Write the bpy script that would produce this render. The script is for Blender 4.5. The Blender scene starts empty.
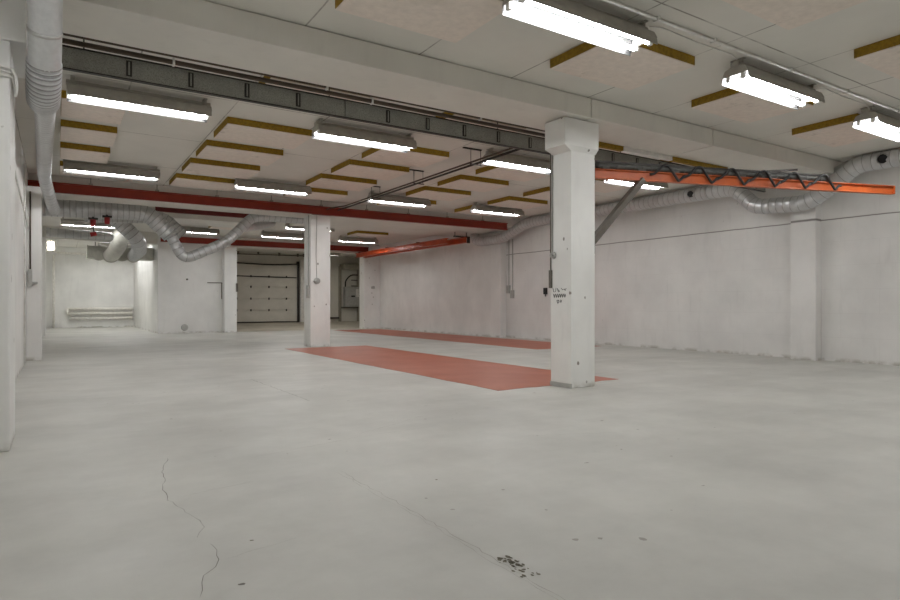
import bpy, bmesh, math, random
from mathutils import Vector, Matrix
random.seed(7)
scene = bpy.context.scene
COL = scene.collection
V = Vector

# ------------------------------------------------------------------ materials
def new_mat(name):
    m = bpy.data.materials.new(name); m.use_nodes = True
    nt = m.node_tree
    return m, nt, nt.nodes['Principled BSDF']

def node(nt, kind, **kw):
    n = nt.nodes.new(kind)
    for k, v in kw.items():
        if k in n.inputs: n.inputs[k].default_value = v
        else: setattr(n, k, v)
    return n

def mixc(nt, a, b, fac, blend='MIX'):
    n = nt.nodes.new('ShaderNodeMix'); n.data_type = 'RGBA'; n.blend_type = blend
    def put(sock, v):
        if isinstance(v, (tuple, list)): sock.default_value = (*v, 1) if len(v) == 3 else v
        elif isinstance(v, (int, float)): sock.default_value = v
        else: nt.links.new(v, sock)
    put(n.inputs[0], fac); put(n.inputs[6], a); put(n.inputs[7], b)
    return n.outputs[2]

def ramp(nt, src, p0, p1, v0=0.0, v1=1.0):
    n = nt.nodes.new('ShaderNodeMapRange')
    n.inputs[1].default_value = p0; n.inputs[2].default_value = p1
    n.inputs[3].default_value = v0; n.inputs[4].default_value = v1
    nt.links.new(src, n.inputs[0]); return n.outputs[0]

def math_(nt, op, a, b=None):
    n = nt.nodes.new('ShaderNodeMath'); n.operation = op
    for i, v in enumerate((a, b)):
        if v is None: continue
        if isinstance(v, (int, float)): n.inputs[i].default_value = v
        else: nt.links.new(v, n.inputs[i])
    return n.outputs[0]

def position(nt):
    return nt.nodes.new('ShaderNodeNewGeometry').outputs['Position']

def mapped(nt, vec, scale=(1, 1, 1), loc=(0, 0, 0)):
    n = nt.nodes.new('ShaderNodeMapping')
    n.inputs['Scale'].default_value = scale; n.inputs['Location'].default_value = loc
    nt.links.new(vec, n.inputs[0]); return n.outputs[0]

def noise(nt, vec, scale, detail=4, rough=.55):
    n = node(nt, 'ShaderNodeTexNoise', Scale=scale, Detail=detail, Roughness=rough)
    nt.links.new(vec, n.inputs['Vector']); return n.outputs['Fac']

def bump(nt, b, h, strength=.2, dist=.01):
    n = node(nt, 'ShaderNodeBump', Strength=strength, Distance=dist)
    nt.links.new(h, n.inputs['Height']); nt.links.new(n.outputs[0], b.inputs['Normal'])

def flat(name, col, rough=.5, metal=0., var=.12, scale=9.):
    m, nt, b = new_mat(name)
    p = position(nt)
    f = ramp(nt, noise(nt, p, scale), .3, .7)
    c = mixc(nt, tuple(x*(1-var) for x in col), tuple(min(1, x*(1+var)) for x in col), f)
    nt.links.new(c, b.inputs['Base Color'])
    b.inputs['Roughness'].default_value = rough; b.inputs['Metallic'].default_value = metal
    return m

def wall_paint(name, col, joint_z=None, chips=.5, block=False, joint_w=1.0, chip_scale=4.5, chip_gate=.5, chip_r=.085, dirt=(.30, .27, .21)):
    m, nt, b = new_mat(name)
    p = position(nt)
    c = mixc(nt, tuple(x*.90 for x in col), tuple(min(1, x*1.05) for x in col), ramp(nt, noise(nt, p, 1.1, 6), .3, .7))
    c = mixc(nt, c, tuple(x*.86 for x in col), ramp(nt, noise(nt, mapped(nt, p, (1, 1, .25)), 6, 5), .56, .78, 0, .6))
    sep = nt.nodes.new('ShaderNodeSeparateXYZ'); nt.links.new(p, sep.inputs[0])
    z = sep.outputs[2]
    # scuffs: small chips of bare concrete, denser near the floor
    v = node(nt, 'ShaderNodeTexVoronoi', Scale=chip_scale)
    nt.links.new(mapped(nt, p, (1, 1, .7)), v.inputs['Vector'])
    spot = ramp(nt, math_(nt, 'ADD', v.outputs['Distance'], math_(nt, 'MULTIPLY', noise(nt, p, 22, 3), .12)), chip_r, chip_r+.03, 1, 0)
    gate = ramp(nt, noise(nt, p, .9, 2), chip_gate, chip_gate+.06)
    c = mixc(nt, c, (.17, .15, .12), math_(nt, 'MULTIPLY', math_(nt, 'MULTIPLY', spot, gate), chips))
    low = math_(nt, 'MULTIPLY', ramp(nt, z, .01, .075, 1, 0), ramp(nt, noise(nt, p, 5, 5), .44, .60))
    c = mixc(nt, c, dirt, math_(nt, 'MULTIPLY', low, .6))
    h = noise(nt, p, 40, 4)
    if joint_z is not None:
        wob = math_(nt, 'MULTIPLY', math_(nt, 'SUBTRACT', noise(nt, p, 1.5, 3), .5), .03)
        d = math_(nt, 'ABSOLUTE', math_(nt, 'SUBTRACT', math_(nt, 'ADD', z, wob), joint_z))
        c = mixc(nt, c, (.16, .14, .13), ramp(nt, d, .005*joint_w, .013*joint_w, .85, 0))
    if block:
        br = node(nt, 'ShaderNodeTexBrick', Scale=1.0)
        br.inputs['Color1'].default_value = (1, 1, 1, 1); br.inputs['Color2'].default_value = (.96, .96, .96, 1)
        br.inputs['Mortar'].default_value = (.80, .79, .78, 1)
        br.inputs['Mortar Size'].default_value = .006; br.inputs['Mortar Smooth'].default_value = .6
        br.inputs['Brick Width'].default_value = 1.2; br.inputs['Row Height'].default_value = .42
        rot = nt.nodes.new('ShaderNodeCombineXYZ')
        nt.links.new(math_(nt, 'ADD', sep.outputs[0], sep.outputs[1]), rot.inputs[0]); nt.links.new(z, rot.inputs[1])
        nt.links.new(rot.outputs[0], br.inputs['Vector'])
        c = mixc(nt, c, br.outputs['Color'], .25, 'MULTIPLY')
    nt.links.new(c, b.inputs['Base Color'])
    b.inputs['Roughness'].default_value = .55
    bump(nt, b, h, .12, .004)
    return m

def floor_mat(name, col):
    m, nt, b = new_mat(name)
    p = position(nt)
    c = mixc(nt, tuple(x*.85 for x in col), tuple(x*1.07 for x in col), ramp(nt, noise(nt, p, .75, 8, .66), .36, .64))
    c = mixc(nt, c, tuple(x*.86 for x in col), ramp(nt, noise(nt, mapped(nt, p, (1.0, .35, 1)), 3.2, 6), .5, .85, 0, .5))
    c = mixc(nt, c, (.30, .29, .27), ramp(nt, noise(nt, p, 34, 2), .74, .80, 0, .3))
    v = node(nt, 'ShaderNodeTexVoronoi', Scale=1.6)
    nt.links.new(p, v.inputs['Vector'])
    c = mixc(nt, c, (.10, .09, .08), ramp(nt, math_(nt, 'ADD', v.outputs['Distance'], math_(nt, 'MULTIPLY', noise(nt, p, 60, 2), .02)), .022, .034, .8, 0))
    nt.links.new(c, b.inputs['Base Color'])
    r = ramp(nt, noise(nt, mapped(nt, p, (.5, 1.6, 1)), 1.3, 6, .65), .3, .7, .36, .60)
    nt.links.new(r, b.inputs['Roughness'])
    b.inputs['Specular IOR Level'].default_value = .5
    bump(nt, b, noise(nt, p, 2.2, 5), .10, .02)
    return m

def red_paint(name):
    m, nt, b = new_mat(name)
    p = position(nt)
    c = mixc(nt, (.37, .095, .052), (.46, .145, .088), ramp(nt, noise(nt, p, 1.6, 6), .3, .7))
    c = mixc(nt, c, (.40, .27, .23), ramp(nt, noise(nt, mapped(nt, p, (2.4, .6, 1)), 6, 6, .7), .58, .76, 0, .55))
    nt.links.new(c, b.inputs['Base Color'])
    b.inputs['Roughness'].default_value = .45
    return m

def ceiling_mat(name, col):
    m, nt, b = new_mat(name)
    p = position(nt)
    sep = nt.nodes.new('ShaderNodeSeparateXYZ'); nt.links.new(p, sep.inputs[0])
    c = mixc(nt, tuple(x*.93 for x in col), tuple(x*1.04 for x in col), ramp(nt, noise(nt, p, 1.0, 5), .3, .7))
    # formwork board seams: along the lamps every 2.2 m, across every 1.145 m
    def seam(sock, period, off, w):
        a = math_(nt, 'MODULO', math_(nt, 'ADD', math_(nt, 'SUBTRACT', sock, off), period*40), period)
        d = math_(nt, 'MINIMUM', a, math_(nt, 'SUBTRACT', period, a))
        return ramp(nt, d, w*.4, w, 1, 0)
    wob = math_(nt, 'MULTIPLY', math_(nt, 'SUBTRACT', noise(nt, p, 3, 2), .5), .012)
    sx = seam(math_(nt, 'ADD', sep.outputs[0], wob), 1.15, .69, .010)
    sy = seam(math_(nt, 'ADD', sep.outputs[1], wob), 2.18, 1.08, .011)
    gap = ramp(nt, noise(nt, p, 2.4, 4), .40, .56, .25, .9)
    s = math_(nt, 'MULTIPLY', math_(nt, 'MAXIMUM', sx, sy), gap)
    c = mixc(nt, c, (.15, .13, .11), math_(nt, 'MULTIPLY', s, .85))
    nt.links.new(c, b.inputs['Base Color'])
    b.inputs['Roughness'].default_value = .8
    return m

def facing_mat(name, col):
    m, nt, b = new_mat(name)
    p = position(nt)
    c = mixc(nt, tuple(x*.92 for x in col), tuple(x*1.05 for x in col), ramp(nt, noise(nt, p, 14, 6), .3, .7))
    c = mixc(nt, c, (.30, .25, .20), ramp(nt, noise(nt, p, 2.3, 5, .7), .62, .72, 0, .45))
    nt.links.new(c, b.inputs['Base Color'])
    b.inputs['Roughness'].default_value = .9
    return m

def galvanised(name, col=(.60, .61, .62), rough=.36, metal=.85):
    m, nt, b = new_mat(name)
    p = position(nt)
    c = mixc(nt, tuple(x*.95 for x in col), tuple(min(1, x*1.03) for x in col), ramp(nt, noise(nt, p, 30, 3), .35, .65))
    c = mixc(nt, c, tuple(x*.75 for x in col), ramp(nt, noise(nt, p, 3, 5), .5, .75, 0, .5))
    nt.links.new(c, b.inputs['Base Color'])
    nt.links.new(ramp(nt, noise(nt, p, 8, 4), .3, .7, rough-.08, rough+.12), b.inputs['Roughness'])
    b.inputs['Metallic'].default_value = metal
    return m

def perforated(name):
    m, nt, b = new_mat(name)
    p = position(nt)
    v = node(nt, 'ShaderNodeTexVoronoi', Scale=130.); nt.links.new(p, v.inputs['Vector'])
    c = mixc(nt, (.17, .17, .15), (.36, .36, .32), ramp(nt, v.outputs['Distance'], .2, .5))
    c = mixc(nt, c, (.24, .24, .21), ramp(nt, noise(nt, p, 5, 5), .45, .7, 0, .6))
    nt.links.new(c, b.inputs['Base Color'])
    b.inputs['Roughness'].default_value = .6; b.inputs['Metallic'].default_value = .2
    return m

def glow(name, col, strength):
    m, nt, b = new_mat(name)
    b.inputs['Base Color'].default_value = (.9, .9, .9, 1)
    b.inputs['Emission Color'].default_value = (*col, 1)
    b.inputs['Emission Strength'].default_value = strength
    return m

M = {}
M['wall'] = wall_paint('white wall paint', (.80, .79, .77), chips=.30)
M['wall_block'] = wall_paint('white block wall paint', (.80, .79, .775), joint_z=2.5, chips=.35, block=True)
M['pilaster'] = wall_paint('pilaster paint', (.80, .79, .775), joint_z=2.5, chips=.35, joint_w=2.0)
M['alcove'] = wall_paint('alcove wall paint', (.84, .835, .81), chips=.2)
M['garage'] = wall_paint('garage wall paint', (.66, .645, .59), chips=.4)
M['column'] = wall_paint('white column paint', (.82, .82, .80), chips=.85, chip_scale=5.0, chip_gate=.33, chip_r=.125)
M['beam'] = wall_paint('beam paint', (.74, .72, .67), chips=.0)
M['ceiling'] = ceiling_mat('painted ceiling boards', (.73, .715, .665))
M['floor'] = floor_mat('grey floor paint', (.54, .535, .50))
M['ramp'] = floor_mat('bare concrete floor', (.56, .52, .44))
M['crack'] = flat('floor crack', (.17, .16, .14), .9)
M['faint'] = flat('worn floor joint', (.34, .325, .295), .7)
M['patch'] = flat('exposed concrete', (.16, .145, .11), .9, var=.4, scale=40)
M['redfloor'] = red_paint('worn red floor paint')
M['facing'] = facing_mat('panel facing', (.80, .72, .65))
M['wool'] = flat('yellow mineral wool', (.27, .16, .012), .95, var=.25, scale=30)
M['galv'] = galvanised('galvanised sheet', (.66, .67, .68), .42, .72)
M['galv2'] = galvanised('dull galvanised sheet', (.58, .58, .57), .45, .7)
M['seam'] = galvanised('duct seam', (.36, .36, .36), .45, .7)
M['beige_duct'] = flat('pale duct with alcove light tint', (.50, .49, .44), .5, .25)  # beige tint carries the alcove's warm light in the colour
M['tray'] = perforated('perforated grey steel')
M['dark'] = flat('dark bare steel', (.035, .030, .026), .5, .3)
M['rust'] = flat('brown painted pipe', (.085, .060, .042), .55, .2)
M['red'] = flat('red painted steel', (.27, .026, .010), .42, 0, .15, 4)
M['darkred'] = flat('dark red painted steel', (.20, .022, .018), .5, 0, .15, 4)
M['orange'] = flat('orange painted steel', (.50, .105, .022), .42, 0, .16, 5)
M['redorange'] = flat('red orange painted steel', (.52, .080, .022), .36, 0, .2, 3)
M['housing'] = flat('lamp housing enamel', (.36, .34, .30), .45)
M['reflector'] = flat('dull lamp reflector', (.05, .05, .05), .35)
M['white'] = flat('white plastic', (.72, .71, .68), .45)
M['greybox'] = flat('grey enamel', (.42, .42, .40), .45)
M['steelbrown'] = flat('brown grey steel', (.15, .135, .115), .5, .3)
M['hose'] = flat('dark grey hose', (.065, .065, .06), .6)
M['black'] = flat('black rubber and outlet shade', (.012, .012, .012), .6)
M['post'] = flat('dusty beige post', (.30, .28, .23), .6)
M['valve'] = flat('red enamel', (.35, .02, .02), .35)
M['ink'] = flat('black marker ink', (.05, .05, .05), .8)
M['doorpanel'] = flat('pale garage door', (.62, .60, .545), .55, 0, .05, 3)
M['rail'] = flat('white painted pipe', (.80, .78, .73), .45)
M['tube'] = glow('lit fluorescent tube', (.972, .975, .972), 60.0)
M['tube_warm'] = glow('lit warm fluorescent tube', (1.0, .955, .89), 60.0)

# ------------------------------------------------------------------ mesh helpers
def bmn(): return bmesh.new()

def box(bm, x0, x1, y0, y1, z0, z1, bev=0.0, mat=0):
    t = bmesh.new()
    bmesh.ops.create_cube(t, size=1)
    for v in t.verts:
        v.co = V((x0+(v.co.x+.5)*(x1-x0), y0+(v.co.y+.5)*(y1-y0), z0+(v.co.z+.5)*(z1-z0)))
    if bev: bmesh.ops.bevel(t, geom=list(t.edges), offset=bev, segments=2, affect='EDGES', profile=.6)
    for f in t.faces: f.material_index = mat
    merge(bm, t); return bm

def merge(bm, t, mtx=None):
    if mtx is not None: bmesh.ops.transform(t, matrix=mtx, verts=t.verts)
    me = bpy.data.meshes.new('tmp'); t.to_mesh(me); t.free()
    bm.from_mesh(me); bpy.data.meshes.remove(me)

def beam_between(bm, a, b, w, h, up=(0, 0, 1), bev=.004):
    """rectangular bar from a to b"""
    a, b = V(a), V(b); d = b-a; L = d.length; d.normalize()
    s = d.cross(V(up)); s.normalize(); u = s.cross(d)
    t = bmesh.new(); box(t, -.5*w, .5*w, 0, L, -.5*h, .5*h, bev)
    m = Matrix((( s.x, d.x, u.x, a.x), (s.y, d.y, u.y, a.y), (s.z, d.z, u.z, a.z), (0, 0, 0, 1)))
    merge(bm, t, m); return bm

def fillet(pts, rad, n=7):
    pts = [V(p) for p in pts]
    out = [pts[0]]
    for i in range(1, len(pts)-1):
        p, a, b = pts[i], pts[i-1]-pts[i], pts[i+1]-pts[i]
        r = min(rad, a.length*.48, b.length*.48)
        p0, p1 = p+a.normalized()*r, p+b.normalized()*r
        for k in range(n+1):
            t = k/n
            out.append((1-t)**2*p0+2*t*(1-t)*p+t*t*p1)
    out.append(pts[-1]); return out

def sweep(bm, pts, r, seg=20, pitch=0, rise=.03, band=.02, cap=True, radii=None, mat=0, seam=False):
    """round tube along pts; pitch>0 adds raised seam bands"""
    pts = [V(p) for p in pts]
    samples = []                 # (point, tangent, radius)
    cum = [0]
    for a, b in zip(pts, pts[1:]): cum.append(cum[-1]+(b-a).length)
    total = cum[-1]
    stations = set(cum)
    if pitch:
        k = pitch*.5
        while k < total:
            for o in (-band*.5, -band*.25, band*.25, band*.5):
                if 0 < k+o < total: stations.add(k+o)
            k += pitch
    def at(s):
        for i in range(len(cum)-1):
            if s <= cum[i+1]+1e-9:
                t = (s-cum[i])/max(1e-9, cum[i+1]-cum[i])
                return pts[i].lerp(pts[i+1], t), i, t
        return pts[-1], len(pts)-2, 1
    tang = []
    for i in range(len(pts)):
        a = pts[max(0, i-1)]; b = pts[min(len(pts)-1, i+1)]
        tang.append((b-a).normalized())
    ss = sorted(stations)
    ss2 = [ss[0]]
    for s in ss[1:]:
        if s-ss2[-1] > 1e-5: ss2.append(s)
    prev = None; rings = []; up = []
    for s in ss2:
        p, i, t = at(s)
        d = tang[i].lerp(tang[i+1], t).normalized()
        rr = r if radii is None else radii[i]+(radii[i+1]-radii[i])*t
        if pitch:
            q = (s % pitch)-pitch*.5
            hi = abs(q) < band*.4
            if hi: rr *= 1+rise
        else: hi = False
        if prev is None:
            u = d.orthogonal().normalized()
        else:
            u = (prev-d*prev.dot(d)).normalized()
        prev = u; w = d.cross(u)
        rings.append([bm.verts.new(p+(u*math.cos(2*math.pi*k/seg)+w*math.sin(2*math.pi*k/seg))*rr) for k in range(seg)])
        if hi: up.append(rings[-1])
    for a, b in zip(rings, rings[1:]):
        for k in range(seg):
            f = bm.faces.new((a[k], a[(k+1) % seg], b[(k+1) % seg], b[k])); f.smooth = True; f.material_index = 1 if (seam and a in up and b in up) else mat
    if cap:
        f = bm.faces.new(list(reversed(rings[0]))); f.material_index = mat
        f = bm.faces.new(rings[-1]); f.material_index = mat
    return bm

def obj(name, bm, mats, parent=None):
    me = bpy.data.meshes.new(name)
    if parent is not None:
        base = parent.location.copy()
        if parent.parent is not None: base = base+parent.parent.location
        bmesh.ops.translate(bm, verts=bm.verts, vec=-base)
    bmesh.ops.recalc_face_normals(bm, faces=bm.faces)
    bm.to_mesh(me); bm.free()
    for m in (mats if isinstance(mats, (list, tuple)) else [mats]): me.materials.append(m)
    o = bpy.data.objects.new(name, me); COL.objects.link(o)
    if parent is not None: o.parent = parent
    return o

def tag(o, label, cat, group=None):
    o['label'] = label; o['category'] = cat
    if group: o['group'] = group
    return o

def thing(name, label, cat, loc, group=None):
    o = bpy.data.objects.new(name, None); COL.objects.link(o)
    o.location = loc; o.empty_display_size = .1
    return tag(o, label, cat, group)

def dup(root, loc, label, group=None):
    r = root.copy(); COL.objects.link(r); r.location = loc; r['label'] = label
    if group: r['group'] = group
    for ch in list(root.children):
        c = ch.copy(); COL.objects.link(c); c.parent = r
        for g in list(ch.children):
            d = g.copy(); COL.objects.link(d); d.parent = c
    return r

def struct(name, bm, mats):
    o = obj(name, bm, mats); o['kind'] = 'structure'; return o

# ------------------------------------------------------------------ setting
XL, XR, CZ, YF = -.46, 11.5, 3.45, -3.2

def ribbon(bm, pts, w, z, mat):
    """irregular flat crack lying in the floor paint"""
    P = []
    for a, b in zip(pts, pts[1:]):
        n = max(2, int((V(b)-V(a)).length/.05))
        for k in range(n):
            P.append(V(a).lerp(V(b), k/n)+V((random.uniform(-.010, .010), random.uniform(-.008, .008))))
    P.append(V(pts[-1]))
    L, R = [], []
    for i, p in enumerate(P):
        d = (P[min(i+1, len(P)-1)]-P[max(i-1, 0)]).normalized(); s = V((-d.y, d.x))
        ww = .6*w*random.uniform(.25, 1.0)*(.3 if i in (0, len(P)-1) else 1)
        L.append(bm.verts.new((*(p+s*ww*.5), z))); R.append(bm.verts.new((*(p-s*ww*.5), z)))
    for i in range(len(P)-1):
        f = bm.faces.new((L[i], R[i], R[i+1], L[i+1])); f.material_index = mat

fb = bmn(); box(fb, XL-.2, 15.0, YF-.2, 31.2, -.12, 0)
ribbon(fb, [(.607, 4.342), (.531, 3.996), (.484, 3.605), (.481, 3.407), (.531, 3.111), (.563, 2.904), (.504, 2.789)], .006, .0012, 1)
ribbon(fb, [(.545, 2.70), (.536, 2.50), (.46, 2.391), (.409, 2.213)], .006, .0012, 1)
ribbon(fb, [(.525, 3.417), (.70, 3.47), (.942, 3.511)], .004, .0012, 1)
ribbon(fb, [(.543, 2.496), (.72, 2.53), (.86, 2.56)], .003, .0012, 1)
ribbon(fb, [(2.173, 8.341), (2.19, 7.2), (2.201, 6.108)], .012, .0012, 1)
ribbon(fb, [(1.428, 3.446), (1.45, 2.4), (1.445, 1.35)], .008, .0011, 2)
ribbon(fb, [(1.405, 3.446), (1.425, 2.4), (1.42, 1.35)], .004, .0011, 2)
ribbon(fb, [(1.05, 4.05), (1.9, 4.25), (2.6, 4.3)], .006, .0011, 2)
for k in range(46):            # scabbed patch of paint by the joint
    t = random.gauss(.45, .25)
    cx, cy = 1.475+random.gauss(0, .018), 1.72+.25*t
    r = random.uniform(.003, .010)
    vs = [fb.verts.new((cx+r*random.uniform(.5, 1.2)*math.cos(a*1.047), cy+r*1.6*random.uniform(.5, 1.2)*math.sin(a*1.047), .0013)) for a in range(6)]
    f = fb.faces.new(vs); f.material_index = 3
for cx, cy, r in ((2.02, 2.62, .012), (1.6, 2.72, .010), (1.62, 2.5, .012), (2.0, 2.25, .010), (3.4, 2.6, .012), (2.7, 4.6, .014), (3.9, 3.3, .012), (1.85, 1.9, .018), (1.95, 1.85, .014), (2.1, 1.75, .02)):
    vs = [fb.verts.new((cx+r*random.uniform(.5, 1.2)*math.cos(a*.785), cy+r*random.uniform(.5, 1.2)*math.sin(a*.785), .0012)) for a in range(8)]
    f = fb.faces.new(vs); f.material_index = 2
for k in range(70):            # scattered nicks in the paint
    cx, cy = random.uniform(.3, 9), random.uniform(1.6, 10)
    r = random.uniform(.004, .011); e = random.uniform(1, 2.6)
    vs = [fb.verts.new((cx+r*e*random.uniform(.5, 1.2)*math.cos(a*1.047), cy+r*random.uniform(.5, 1.2)*math.sin(a*1.047), .0012)) for a in range(6)]
    f = fb.faces.new(vs); f.material_index = random.choice((1, 2, 2, 3))
for (a, b) in (((1.95, 4.35), (2.75, 4.75)), ((5.6, 3.2), (6.5, 2.6)), ((4.6, 4.4), (5.2, 4.1)), ((3.0, 3.6), (3.7, 3.3)), ((6.6, 4.6), (7.2, 4.5))):
    ribbon(fb, [a, tuple((p+q)*.5+random.uniform(-.03, .03) for p, q in zip(a, b)), b], .006, .0011, 2)
fl = struct('floor', fb, [M['floor'], M['crack'], M['faint'], M['patch']])

rb = bmn()                         # bare threshold and ramp up to the garage door
for (a, b) in (((5.7, 22.9, .002), (13.5, 22.9, .002)),):
    vs = [rb.verts.new(p) for p in ((5.44, 22.9, .003), (13.5, 22.9, .003), (13.5, 27.5, .02), (13.5, 29.5, .12), (5.44, 29.5, .12), (5.44, 27.5, .02))]
    rb.faces.new((vs[0], vs[1], vs[2], vs[5])); rb.faces.new((vs[5], vs[2], vs[3], vs[4]))
    lo = [rb.verts.new((v.co.x, v.co.y, -.01)) for v in vs]
    for i in range(6): rb.faces.new((vs[i], vs[(i+1) % 6], lo[(i+1) % 6], lo[i]))
struct('trim_1', rb, M['ramp'])

struct('ceiling', box(bmn(), XL-.2, 15.0, YF-.2, 31.2, CZ, CZ+.1), M['ceiling'])
struct('wall_left', box(bmn(), XL-.2, XL, YF, 30.9, 0, CZ), M['wall'])
struct('wall_front', box(bmn(), XL-.2, XR+.2, YF-.2, YF, 0, CZ), M['wall'])
wr = bmn(); box(wr, XR, XR+.2, YF, 14.75, 0, CZ); box(wr, 11.3, XR+.2, 14.75, 23.1, 0, CZ, mat=1)
struct('wall_right', wr, [M['wall_block'], M['wall']])
wp = bmn(); box(wp, 11.3, XR, 5.62, 6.06, 0, CZ, .008)
struct('trim_2', wp, M['pilaster'])
wp = bmn(); box(wp, 11.26, 11.49, 14.72, 15.2, 0, CZ, .008)
struct('trim_3', wp, M['wall'])
wp = bmn(); box(wp, 10.6, 11.5, 23.0, 23.5, 0, CZ, .008)
struct('trim_4', wp, M['column'])
# alcove
struct('wall_alcove_back', box(bmn(), XL-.2, 3.0, 30.9, 31.1, 0, CZ), M['alcove'])
struct('wall_alcove_right', box(bmn(), 2.9, 3.0, 23.2, 30.9, 0, CZ), M['alcove'])
# partition between the alcove and the garage
struct('wall_partition', box(bmn(), 2.9, 5.1, 23.0, 23.2, 0, CZ), M['wall'])
# garage
struct('wall_garage_back', box(bmn(), 3.0, 13.7, 29.5, 29.7, 0, CZ), M['garage'])
struct('wall_garage_right', box(bmn(), 13.5, 13.7, 23.3, 29.5, 0, CZ), M['garage'])
struct('wall_garage_front', box(bmn(), 11.5, 13.7, 23.1, 23.3, 0, CZ), M['garage'])
# left wall pilasters
wp = bmn(); box(wp, XL, -.27, 5.12, 5.75, 0, 2.79, .012); box(wp, XL, -.18, 5.10, 5.92, 2.79, 3.21, .012)
struct('trim_5', wp, M['column'])
wp = bmn(); box(wp, XL, -.235, 13.15, 13.66, 0, 3.1, .01)
struct('trim_6', wp, M['wall'])
wp = bmn(); box(wp, XL, -.30, 22.9, 23.3, 0, 3.1, .01)
struct('trim_7', wp, M['alcove'])
# concrete beams
cb = bmn()
for x0, x1 in ((XL, 5.322), (5.338, 7.686), (7.704, XR)):
    box(cb, x0, x1, 5.2, 5.9, 3.21, CZ-.010, .006); box(cb, x0+.01, x1-.01, 5.23, 5.88, CZ-.02, CZ)
near_beam = struct('trim_8', cb, M['beam'])
cb = bmn(); box(cb, XL, 5.5, 13.84, 14.5, 3.10, CZ, .006); box(cb, 5.5, 11.3, 13.84, 16.9, 3.21, CZ, .006)
struct('trim_9', cb, M['beam'])
cb = bmn(); box(cb, XL, 11.3, 23.05, 23.5, 3.08, CZ, .006)
struct('trim_10', cb, M['beam'])
cb = bmn(); box(cb, XL, 5.0, 17.0, 18.3, 3.21, CZ, .006)
struct('trim_11', cb, M['beam'])

# ------------------------------------------------------------------ columns
c = thing('concrete_column', 'white chipped concrete column nearest the camera, with black handwriting, supporting the big beam', 'column', (5.33, 5.54, 0))
sb = bmn(); box(sb, 5.13, 5.53, 5.335, 5.69, 0, 3.19, .012); box(sb, 5.16, 5.50, 5.37, 5.66, 3.18, 3.21)
obj('shaft', sb, M['column'], c)
cp = bmn(); box(cp, 4.99, 5.55, 5.29, 5.64, 2.87, 3.196, .010)
vs = [cp.verts.new(p) for p in ((4.995, 5.295, 2.875), (5.545, 5.295, 2.875), (5.545, 5.635, 2.875), (4.995, 5.635, 2.875), (5.12, 5.33, 2.825), (5.535, 5.33, 2.825), (5.535, 5.632, 2.825), (5.12, 5.632, 2.825))]
for q in ((0, 1, 5, 4), (1, 2, 6, 5), (2, 3, 7, 6), (3, 0, 4, 7), (4, 5, 6, 7), (0, 1, 2, 3)): cp.faces.new([vs[i] for i in q])
obj('capital', cp, M['column'], c)
hw = bmn()                        # marker strokes, mirrored scrawl in three lines
def stroke(y0, z0, y1, z1, w=.010): beam_between(hw, (5.129, y0, z0), (5.129, y1, z1), .003, w, up=(1, 0, 0), bev=0)
for q in ((5.645, 1.200, 5.630, 1.150), (5.630, 1.150, 5.595, 1.155), (5.595, 1.155, 5.590, 1.200), (5.565, 1.195, 5.550, 1.150), (5.550, 1.150, 5.530, 1.155), (5.530, 1.152, 5.545, 1.175),
          (5.50, 1.195, 5.475, 1.175), (5.475, 1.175, 5.44, 1.185), (5.44, 1.185, 5.425, 1.165), (5.44, 1.175, 5.41, 1.19)): stroke(*q)
for k in range(6):
    y = 5.635-k*.037
    stroke(y, 1.128, y-.014, 1.082); stroke(y-.014, 1.082, y-.028, 1.122); stroke(y-.004, 1.105, y-.030, 1.100, .006)
for q in ((5.575, 1.05, 5.56, 1.01), (5.56, 1.01, 5.535, 1.03), (5.535, 1.03, 5.55, 1.055), (5.55, 1.055, 5.575, 1.045), (5.515, 1.055, 5.505, 1.02), (5.505, 1.02, 5.49, 1.05)): stroke(*q)
obj('handwriting', hw, M['ink'], c)['label'] = 'black handwriting'
sk = bmn(); sweep(sk, [(5.125, 5.625, 1.602), (5.085, 5.625, 1.602)], .038, 16, radii=[.042, .034]); sweep(sk, [(5.09, 5.62, 1.602), (5.065, 5.62, 1.602)], .016, 12)
obj('socket', sk, M['greybox'], c)
cd = bmn(); sweep(cd, [(5.122, 5.68, 2.84), (5.122, 5.68, 1.26)], .009, 8); sweep(cd, [(5.123, 5.645, 2.84), (5.123, 5.645, 1.64)], .004, 8); box(cd, 5.105, 5.13, 5.655, 5.70, 1.2, 1.42, .004)
obj('cable', cd, M['steelbrown'], c)
ed = bmn(); box(ed, 5.119, 5.14, 5.325, 5.69, 0, .055, .003)
obj('base_strip', ed, M['greybox'], c)

c = thing('concrete_column', 'white concrete column standing at the far end of the red painted strip', 'column', (5.25, 14.05, 0))
sb = bmn(); box(sb, 5.0, 5.49, 13.84, 14.28, 0, 3.21, .012); obj('shaft', sb, M['column'], c)
sk = bmn(); sweep(sk, [(5.15, 13.84, 1.55), (5.15, 13.80, 1.55)], .075, 16); sweep(sk, [(5.15, 13.80, 1.55), (5.15, 13.775, 1.55)], .04, 12); obj('socket', sk, M['greybox'], c)
cd = bmn(); sweep(cd, [(5.15, 13.832, 3.1), (5.13, 13.832, 2.2), (5.15, 13.832, 1.62)], .006, 8)
sweep(cd, [(4.99, 13.95, 3.1), (4.99, 13.95, 1.2)], .014, 8); box(cd, 4.95, 5.0, 13.90, 13.99, 1.15, 1.45, .005); obj('cable', cd, M['greybox'], c)

c = thing('concrete_column', 'white concrete column between the blank partition wall and the garage door', 'column', (5.22, 22.8, 0))
sb = bmn(); box(sb, 5.0, 5.43, 22.6, 23.1, 0, 3.08, .012); obj('shaft', sb, M['column'], c)
sk = bmn(); box(sk, 5.39, 5.46, 22.56, 22.64, 1.45, 1.75, .005); obj('switch_box', sk, M['steelbrown'], c)

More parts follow.
